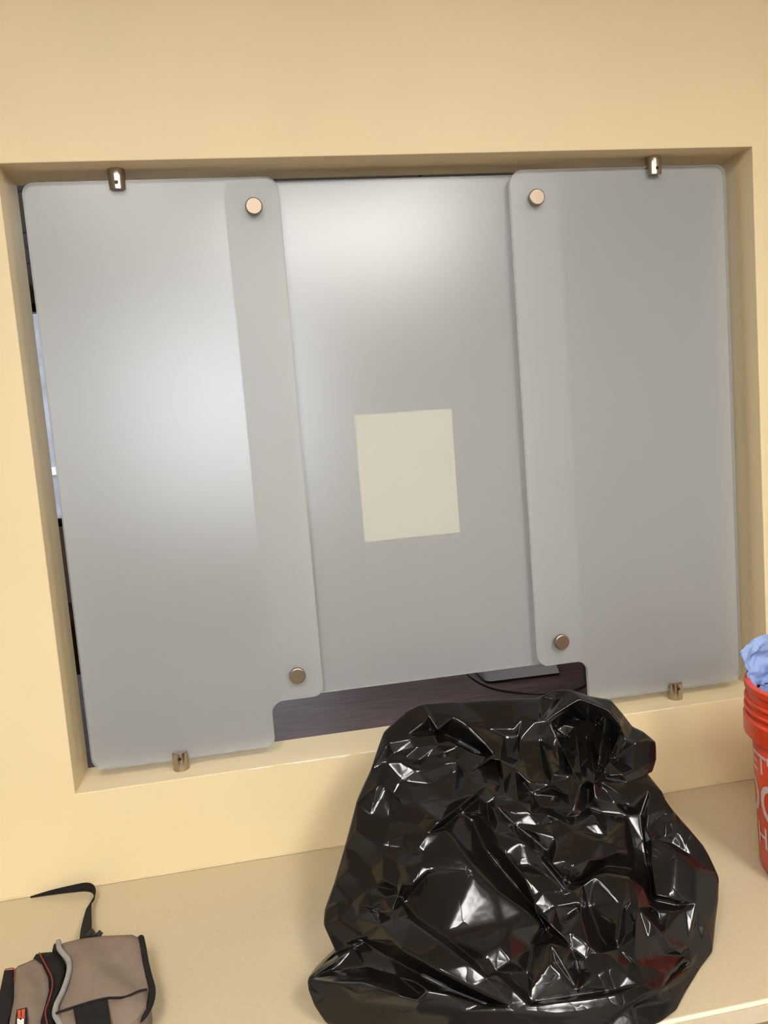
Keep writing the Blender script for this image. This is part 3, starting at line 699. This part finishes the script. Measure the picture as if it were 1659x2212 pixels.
def smooth(X, F, k, n):
    E = np.unique(np.sort(np.r_[F[:, [0, 1]], F[:, [1, 2]], F[:, [2, 0]]], axis=1), axis=0)
    a, b = E[:, 0], E[:, 1]
    dg = np.bincount(np.r_[a, b], minlength=len(X)).astype(float)
    for _ in range(n):
        S = np.stack([np.bincount(a, X[b, c], minlength=len(X)) + np.bincount(b, X[a, c], minlength=len(X)) for c in range(3)], 1)
        X = X + (S / dg[:, None] - X) * k
    return X
def np_mesh(name, X, F, mt, parent=None, smooth_=True):
    me = bpy.data.meshes.new(name)
    me.from_pydata(X.tolist(), [], F.tolist()); me.update()
    return link(name, me, mt, parent, smooth_)

def build_bag():
    pts, rel, edges = [], [], []
    idx = {}
    def P(u, v, r):
        k = (u, v)
        if k not in idx:
            idx[k] = len(pts); pts.append((u, v)); rel.append(r)
        return idx[k]
    ring = [P(u, v, 0) for u, v, _ in BAG_OUT]
    for i in range(len(ring)): edges.append((ring[i], ring[(i + 1) % len(ring)]))
    yout = {k: b[2] for k, b in zip(ring, BAG_OUT)}
    for ln in BAG_LINES:
        ids = [P(*q) for q in ln]
        for a, b in zip(ids, ids[1:]):
            if a != b: edges.append((a, b))
    vs = [Vector((u, -v)) for u, v in pts]
    V2, E2, F2, ov, oe, of = delaunay_2d_cdt(vs, edges, [], 1, 1e-4)
    n = len(V2)
    R = np.zeros(n); Y = np.zeros(n); isout = {}
    known = [(k, o) for k, o in enumerate(ov) if o]
    KP = np.array([V2[k][:] for k, _ in known]); KR = np.array([rel[o[0]] for _, o in known])
    for k in range(n):
        u, v = V2[k].x, -V2[k].y
        if ov[k]:
            R[k] = rel[ov[k][0]]
            if ov[k][0] in yout: isout[ov[k][0]] = k
        else:
            d = ((KP - np.array(V2[k][:])) ** 2).sum(1) + 1
            w = 1 / d ** 1.5; R[k] = (w * KR).sum() / w.sum()
        Y[k] = yout[ov[k][0]] if (ov[k] and ov[k][0] in yout) else ybase(u, v)
    X = []
    for k in range(n):
        u, v = V2[k].x, -V2[k].y
        p = at_y(u, v, Y[k])
        d = ray(u, v); d = d / np.linalg.norm(d)
        X.append(p - d * R[k] * 0.0125)
    X = np.array(X)
    F = [tuple(f) for f in F2]
    ringv = [isout[i] for i in ring]
    # rounded back and underside
    cx_ = 0.78
    loops = [ringv]
    Xl = X.tolist()
    for fy, fz, fx in ((.050, .86, .955), (.085, .45, .90), (.060, .0, .80)):
        lp_ = []
        for k in ringv:
            x, y, z = X[k]
            h = max(z - ZC, 0)
            t = min(1.0, h / .20)
            Xl.append([cx_ + (x - cx_) * fx, min(y + fy * (0.25 + 1.5 * t), -0.03), ZC + .003 + h * fz * .98])
            lp_.append(len(Xl) - 1)
        loops.append(lp_)
    for A, B in zip(loops, loops[1:]):
        for i in range(len(A)):
            j = (i + 1) % len(A)
            F.append((A[i], A[j], B[j])); F.append((A[i], B[j], B[i]))
    c = len(Xl); Xl.append([0.78, -.33, ZC + .003])
    B = loops[-1]
    for i in range(len(B)): F.append((B[i], B[(i + 1) % len(B)], c))
    X = np.array(Xl); F = np.array(F)
    X[:, 2] = np.maximum(X[:, 2], ZC + .002)
    for s in range(3):
        X, F = subdivide(X, F)
        X = smooth(X, F, (.06, .12, .30)[s], 1)
        X[:, 2] = np.maximum(X[:, 2], ZC + .002)
    X = film(X, F, 0.012, iters=60, keep=.06, jitter=.0005, bend=.3, floor=ZC + .002)
    X = smooth(X, F, .25, 1)
    bm = bmesh.new()
    o = np_mesh('trash_bag', X, F, M_PLASTIC)
    me = o.data
    bm.from_mesh(me); bmesh.ops.recalc_face_normals(bm, faces=bm.faces); bm.to_mesh(me); bm.free()
    return tag(o, 'crumpled full black plastic trash bag with gathered mouth on the beige counter', 'trash bag')
build_bag()

# ------------------------------------------------------------------ orange bucket
BX, BY = 1.367, -0.37
RT, RB, BH = 0.1448, 0.1264, 0.3552
bk = tag(empty('bucket', (BX, BY, ZC)), 'orange plastic bucket with white lettering and blue cloths inside', 'bucket')
def brad(z): return RB + (RT - .009 - RB) * z / BH
bm = bmesh.new()
pr_ = [(0.0, .012), (RB - .012, .012), (brad(.012) - .003, .02), (brad(BH) - .003, BH - .004), (brad(BH), BH - .004), (brad(.014), .014), (RB - .004, .004), (RB - .014, .0005), (RB - .02, .006), (0.0, .006)]
lathe(bm, pr_, 72)
bmesh.ops.remove_doubles(bm, verts=bm.verts, dist=1e-5)
bm_obj('body', bm, M_ORANGE, bk)
for o in bk.children: o.data.polygons.foreach_set('use_smooth', [abs(p.normal.z) < .8 for p in o.data.polygons])
def band(name, z0, z1, rout, lip=.002):
    bm = bmesh.new()
    lathe(bm, [(brad(z0), z0), (rout - lip, z0), (rout, z0 + lip), (rout, z1 - lip), (rout - lip, z1), (brad(z1), z1)], 72)
    return bm_obj(name, bm, M_ORANGE, bk)
bm = bmesh.new()
r0 = brad(BH)
lathe(bm, [(r0 - .0035, BH - .012), (r0 - .0035, BH - .002), (r0 - .001, BH), (r0 + .0055, BH), (r0 + .008, BH - .002), (r0 + .008, BH - .012), (r0 + .003, BH - .014), (r0, BH - .014)], 72, closed=True)
bm_obj('rim', bm, M_ORANGE, bk)
band('rib', BH - .036, BH - .029, RT - .0005)
band('rib', BH - .052, BH - .045, RT + .0005)
band('rib', BH - .098, BH - .060, RT + .002, .004)
bm = bmesh.new()
lathe(bm, [(brad(BH - .062) + .0005, BH - .062), (RT - .005, BH - .062), (RT - .005, BH - .013), (brad(BH - .013) + .0005, BH - .013)], 72)
bm_obj('collar', bm, M_ORANGE, bk)
# lettering wrapped round the wall
cdir = np.array([CAM[0] - BX, CAM[1] - BY])
phi_sil = math.atan2(cdir[1], cdir[0]) - math.acos(RB / np.linalg.norm(cdir))   # silhouette on the side of the bag
def wrapped_text(body, zc, height, stretch, phi):
    cu = bpy.data.curves.new('lettering', 'FONT'); cu.body = body
    cu.align_x = 'CENTER'; cu.size = 1.0; cu.offset = 0.012; cu.resolution_u = 4
    ob = bpy.data.objects.new('tmp', cu); COL.objects.link(ob)
    dg = bpy.context.evaluated_depsgraph_get(); dg.update()
    me = bpy.data.meshes.new_from_object(ob.evaluated_get(dg))
    bpy.data.objects.remove(ob); bpy.data.curves.remove(cu)
    bm = bmesh.new(); bm.from_mesh(me); bpy.data.meshes.remove(me)
    bmesh.ops.triangulate(bm, faces=bm.faces)
    for _ in range(2):
        bmesh.ops.subdivide_edges(bm, edges=[e for e in bm.edges if e.calc_length() > .06], cuts=1)
        bmesh.ops.triangulate(bm, faces=bm.faces)
    s = height / 0.70
    for v in bm.verts:
        z = zc + v.co.y * s
        r = brad(z) + .0007
        a = phi + v.co.x * s * stretch / r
        v.co = (r * math.cos(a), r * math.sin(a), z)
    return bm_obj('lettering', bm, M_WHITEPRINT, bk)
PHI_T = phi_sil + math.radians(22)
wrapped_text("LET'S", .196, .036, 1.0, PHI_T)
wrapped_text("DO", .112, .070, 0.92, PHI_T)
wrapped_text("THIS", .056, .040, 1.0, PHI_T)

# ------------------------------------------------------------------ blue cloths in the bucket
def fbm(x, y, z, o=4):
    return noise.fractal(Vector((x, y, z)), 0.8, 2.0, o)
def cloth(name, label, cx_, cy_, z0, r, seedz, hfun, parent=None):
    nr, na = 34, 96
    X = [[cx_, cy_, z0 + hfun(0, 0)]]; F = []
    for i in range(1, nr + 1):
        rr = r * i / nr
        for k in range(na):
            a = 2 * PI * k / na
            x, y = rr * math.cos(a), rr * math.sin(a)
            X.append([cx_ + x, cy_ + y, z0 + hfun(x, y)])
    for k in range(na): F.append((0, 1 + k, 1 + (k + 1) % na))
    for i in range(nr - 1):
        for k in range(na):
            a = 1 + i * na + k; b = 1 + i * na + (k + 1) % na
            F.append((a, a + na, b + na)); F.append((a, b + na, b))
    X = np.array(X); F = np.array(F)
    X = film(X, F, .06, iters=50, keep=.05, jitter=.0015, bend=.2, seed=seedz)
    X = smooth(X, F, .5, 1)
    d = X[:, :2] - np.array([BX, BY]); l = np.linalg.norm(d, axis=1)
    lim = brad(BH) - .008
    s = np.minimum(1, lim / np.maximum(l, 1e-6))
    X[:, :2] = np.array([BX, BY]) + d * s[:, None]
    o = np_mesh(name, X, F, M_BLUE, parent)
    sol = o.modifiers.new('thickness', 'SOLIDIFY'); sol.thickness = .0012
    return tag(o, label, 'cloth')
ZRIM = ZC + BH
def h1(x, y):
    f = fbm(x * 22 + 3, y * 22, 1.7)
    e = math.hypot(x, y) / .13
    return -.020 + .040 * math.exp(-((x + .102) ** 2 + (y + .004) ** 2) / .026 ** 2) + .034 * abs(f) + .02 * fbm(x * 6, y * 6, 9.1) - .03 * max(0, e - .88) * 4
cloth('blue_cloth', 'crumpled light blue cloth lying in the orange bucket', BX, BY, ZRIM - .015, .127, 5, h1)
# upright folded sheet at the rim
def upright():
    A = []
    nu, nv = 30, 22
    p00 = at_y(1614, 1478, -.305); p01 = at_y(1602, 1409, -.312)
    X = []; F = []
    for j in range(nv + 1):
        t = j / nv
        for i in range(nu + 1):
            s = i / nu
            b = np.array([p00[0] + .010 + s * .150, -.305 + .02 * math.sin(s * 5), ZRIM - .022])
            tp = np.array([p01[0] + s * .165, -.322 + .025 * math.sin(s * 5.5 + .4), p01[2] + .012 * math.sin(s * 4.0) + .035 * s])
            p = b + (tp - b) * t
            p[1] += .012 * fbm(s * 5, t * 4, 2.2)
            p[2] += .004 * fbm(s * 6, t * 2, 5.2) * t
            X.append(p)
    for j in range(nv):
        for i in range(nu):
            a = j * (nu + 1) + i
            F.append((a, a + 1, a + nu + 2)); F.append((a, a + nu + 2, a + nu + 1))
    X = np.array(X); F = np.array(F)
    X = film(X, F, .012, iters=30, keep=.10, jitter=.0006, bend=.25, seed=11)
    d = X[:, :2] - np.array([BX, BY]); l = np.linalg.norm(d, axis=1)
    k = np.clip((X[:, 2] - (ZRIM - .012)) / .04, 0, 1)
    sc = np.minimum(1, (brad(BH) - .012 + .046 * k) / np.maximum(l, 1e-6))
    X[:, :2] = np.array([BX, BY]) + d * sc[:, None]
    o = np_mesh('blue_cloth', X, F, M_BLUE)
    sol = o.modifiers.new('thickness', 'SOLIDIFY'); sol.thickness = .0012
    return tag(o, 'light blue cloth standing up above the bucket rim', 'cloth')
upright()

# ------------------------------------------------------------------ tool pouch
PZ = 0.050
pouch = tag(empty('tool_pouch', (0.03, -.33, ZC)), 'taupe canvas tool pouch with black binding and grey piping on the counter', 'tool pouch')
def px_poly(pts, h):
    return [at_z(u, v, ZC + h) for u, v in pts]
def puffy(name, pts, h_top, h_bot, mt, bulge=.006, label=None):
    """canvas piece: outline traced on its top plane, filled, puffed and given thickness"""
    P = px_poly(pts, h_top)
    vs = [Vector((p[0], p[1])) for p in P]
    xs = [p.x for p in vs]; ys = [p.y for p in vs]
    allv = list(vs)
    step = .007
    def inside(q):
        c = False
        for i in range(len(vs)):
            a, b = vs[i - 1], vs[i]
            if (a.y > q.y) != (b.y > q.y) and q.x < (b.x - a.x) * (q.y - a.y) / (b.y - a.y) + a.x: c = not c
        return c
    def edist(q):
        best = 9
        for i in range(len(vs)):
            a, b = vs[i - 1], vs[i]; ab = b - a
            t = max(0, min(1, (q - a).dot(ab) / max(ab.dot(ab), 1e-9)))
            best = min(best, (q - a - ab * t).length)
        return best
    for x in np.arange(min(xs), max(xs), step):
        for y in np.arange(min(ys), max(ys), step):
            q = Vector((x + random.uniform(-.001, .001), y + random.uniform(-.001, .001)))
            if inside(q) and edist(q) > .003: allv.append(q)
    n = len(vs)
    V2, E2, F2, ov, oe, of = delaunay_2d_cdt(allv, [(i, (i + 1) % n) for i in range(n)], [], 1, 1e-6)
    bm = bmesh.new()
    top, bot = [], []
    hb = h_bot
    for q in V2:
        d = edist(q)
        rise = bulge * (1 - math.exp(-d / .018))
        w = (.0045 * fbm(q.x * 13, q.y * 13, 4.4) + .005 * math.sin((q.x * .8 + q.y * .6) * 75)) * min(1, d / .02)
        top.append(bm.verts.new((q.x, q.y, ZC + h_top + rise + w)))
        bot.append(bm.verts.new((q.x, q.y, ZC + hb)))
    for f in F2:
        try:
            bm.faces.new([top[i] for i in f]); bm.faces.new([bot[i] for i in f][::-1])
        except ValueError: pass
    bmesh.ops.recalc_face_normals(bm, faces=bm.faces)
    be = [e for e in bm.edges if e.is_boundary and e.verts[0] in set(top)]
    mp = {a: b for a, b in zip(top, bot)}
    for e in be:
        a, b = e.verts
        try: bm.faces.new((a, b, mp[b], mp[a]))
        except ValueError: pass
    o = kid(bm_obj(name, bm, mt), pouch)
    o.data.polygons.foreach_set('use_smooth', [p.normal.z > .3 for p in o.data.polygons])
    if label: o['label'] = label
    return o
def px_tube(name, pts, h, r, mt, label=None, parent=None, flat=1.0):
    P = catmull([at_z(q[0], q[1], ZC + (q[2] if len(q) > 2 else h)) for q in pts], 5)
    bm = bmesh.new(); tube(bm, [tuple(p) for p in P], r)
    o = bm_obj(name, bm, mt, smooth=True)
    kid(o, pouch)
    if label: o['label'] = label
    return o
puffy('main_panel', [(140, 2036), (175, 2028), (215, 2022), (285, 2019), (302, 2027), (309, 2065), (318, 2105), (322, 2140), (316, 2172), (298, 2202), (262, 2226), (200, 2245), (150, 2245), (128, 2230), (122, 2192), (126, 2165), (140, 2130), (148, 2095), (146, 2072), (134, 2058), (130, 2040)], PZ, .002, M_TAUPE, .010)
puffy('front_pocket', [(122, 2188), (160, 2174), (200, 2163), (232, 2156), (268, 2153), (300, 2140), (319, 2137), (315, 2172), (297, 2200), (262, 2224), (200, 2243), (150, 2243), (130, 2228)], PZ + .008, PZ - .004, M_TAUPE, .006)
px_tube('pocket_seam', [(120, 2189), (160, 2175), (200, 2163), (232, 2156), (268, 2154), (300, 2141), (318, 2137)], PZ + .0145, .0016, M_BLACKFAB, 'black seam line')
puffy('fastener_patch', [(158, 2174), (195, 2163), (231, 2155), (236, 2185), (243, 2235), (168, 2238), (163, 2205)], PZ + .015, PZ + .004, M_BLACKFAB, .002, 'square black patch')
px_tube('edge_binding', [(304, 2026), (309, 2050), (314, 2080), (321, 2110), (328, 2138), (325, 2165), (312, 2190), (290, 2210), (255, 2228), (200, 2248)], PZ - .002, .0055, M_BLACKFAB, 'black edge binding')
px_tube('piping', [(126, 2034), (129, 2050), (138, 2062), (148, 2074), (150, 2092), (145, 2115), (134, 2145), (122, 2170), (119, 2190), (126, 2205), (138, 2225), (145, 2245)], PZ + .006, .0043, M_GREYTRIM, 'light grey piping')
puffy('gusset', [(72, 2070), (78, 2061), (92, 2058), (116, 2056), (128, 2058), (140, 2074), (140, 2100), (132, 2130), (118, 2160), (112, 2190), (120, 2235), (92, 2235), (88, 2205), (100, 2165), (106, 2120), (95, 2085)], PZ - .012, .002, M_BLACKFAB, .003, 'black inner gusset')
puffy('loop_tab', [(113, 2053), (116, 2040), (127, 2032), (132, 2045), (128, 2058)], PZ - .006, .002, M_BLACKFAB, .002)
puffy('side_flap', [(31, 2094), (40, 2086), (58, 2079), (75, 2071), (92, 2084), (104, 2112), (106, 2138), (98, 2170), (88, 2205), (86, 2240), (15, 2240), (22, 2200), (30, 2160)], PZ - .010, .002, M_TAUPE, .008)
px_tube('red_stitching', [(85, 2058), (92, 2072), (104, 2094), (112, 2112), (113, 2132), (106, 2160), (98, 2185), (102, 2212), (108, 2236)], PZ - .006, .0010, M_RED, 'red stitched edge')
px_tube('red_stitching', [(11, 2094), (30, 2093), (31, 2120)], PZ - .009, .0009, M_RED, 'thin red edge')
puffy('black_panel', [(9, 2096), (30, 2094), (31, 2140), (27, 2175), (18, 2205), (12, 2240), (-25, 2240), (-12, 2180), (0, 2140)], PZ - .012, .002, M_BLACKFAB, .003, 'black side panel')
# woven brand tag
def quad_piece(name, pts, h, mt, th=.0012, parent=None, label=None):
    P = px_poly(pts, h)
    bm = bmesh.new()
    a = [bm.verts.new(p) for p in P]; b = [bm.verts.new((p[0], p[1], p[2] - th)) for p in P]
    bm.faces.new(a); bm.faces.new(b[::-1])
    n = len(P)
    for i in range(n): bm.faces.new((a[i], b[i], b[(i + 1) % n], a[(i + 1) % n]))
    o = bm_obj(name, bm, mt)
    if parent is None: kid(o, pouch)
    else:
        o.parent = parent; o.matrix_parent_inverse = parent.matrix_world.inverted()
    if label: o['label'] = label
    return o
bpy.context.view_layer.update()
TH = PZ + .002
tg = quad_piece('woven_tag', [(36, 2181), (58, 2176), (59, 2200), (56, 2240), (30, 2240), (33, 2205)], TH, M_BLACKFAB, .004, label='black woven tag with an orange red emblem and white letter')
bpy.context.view_layer.update()
quad_piece('emblem', [(37.5, 2182.5), (44.6, 2181), (44.4, 2196), (38.6, 2196.6)], TH + .0005, M_TAGRED, .001, tg)
quad_piece('emblem', [(46.6, 2180.5), (54.2, 2178.8), (53.0, 2195.6), (46.6, 2196)], TH + .0005, M_TAGRED, .001, tg)
quad_piece('emblem', [(36.6, 2196.8), (54.4, 2195.8), (54.0, 2198.4), (36.6, 2198.6)], TH + .0006, M_TAGRED, .001, tg)
quad_piece('tag_letter', [(37.0, 2200.5), (42.0, 2200.4), (42.5, 2203), (46.5, 2203), (47, 2200.3), (52.0, 2200.2), (51.8, 2206.5), (37.0, 2206.8)], TH + .0005, M_TAGWHITE, .001, tg)
quad_piece('tag_letter', [(37.0, 2207.8), (51.6, 2207.4), (51.4, 2212.5), (37.0, 2212.8)], TH + .0005, M_TAGWHITE, .001, tg)
# strap lying behind the pouch
sp = [tuple(at_z(u, v, ZC + h)) for u, v, h in ((66, 1938, .004), (110, 1928, .007), (155, 1920, .010), (185, 1916, .012), (200, 1920, .012), (205, 1931, .012), (201, 1943, .013),
      (193, 1955, .014), (190, 1972, .017), (188, 1990, .022), (186, 2010, .028), (185, 2036, .036))]
sd = [(0, .2, 1), (0, .1, 1), (0, .05, 1), (0, .05, 1), (.05, .05, 1), (.2, .1, 1), (.45, .1, .85), (.6, .35, .6), (.85, .25, .35), (1, .15, .15), (1, .1, .1), (1, .1, .1)]
wd = [.003, .009, .014, .017, .018, .018, .017, .013, .013, .016, .019, .021]
spc = catmull([np.r_[a, b, c] for a, b, c in zip(sp, sd, wd)], 5)
bm = bmesh.new()
ribbon(bm, [tuple(p[:3]) for p in spc], [tuple(p[3:6]) for p in spc], [p[6] for p in spc], .0016)
kid(tag(bm_obj('strap', bm, M_BLACKFAB), 'black webbing strap end'), pouch)
bm = bmesh.new()
a0 = at_z(190, 2022, ZC + .045); a1 = at_z(202, 2009, ZC + .050); a2 = at_z(211, 2021, ZC + .046); a3 = at_z(219, 2012, ZC + .050)
tube(bm, [tuple(a0), tuple(a1)], .004); tube(bm, [tuple(a1 + np.array([-.004, -.004, -.006])), tuple(a2)], .0045); tube(bm, [tuple(a2), tuple(a3)], .0045)
kid(tag(bm_obj('buckle', bm, M_DEVICE_DK), 'black plastic buckle'), pouch)
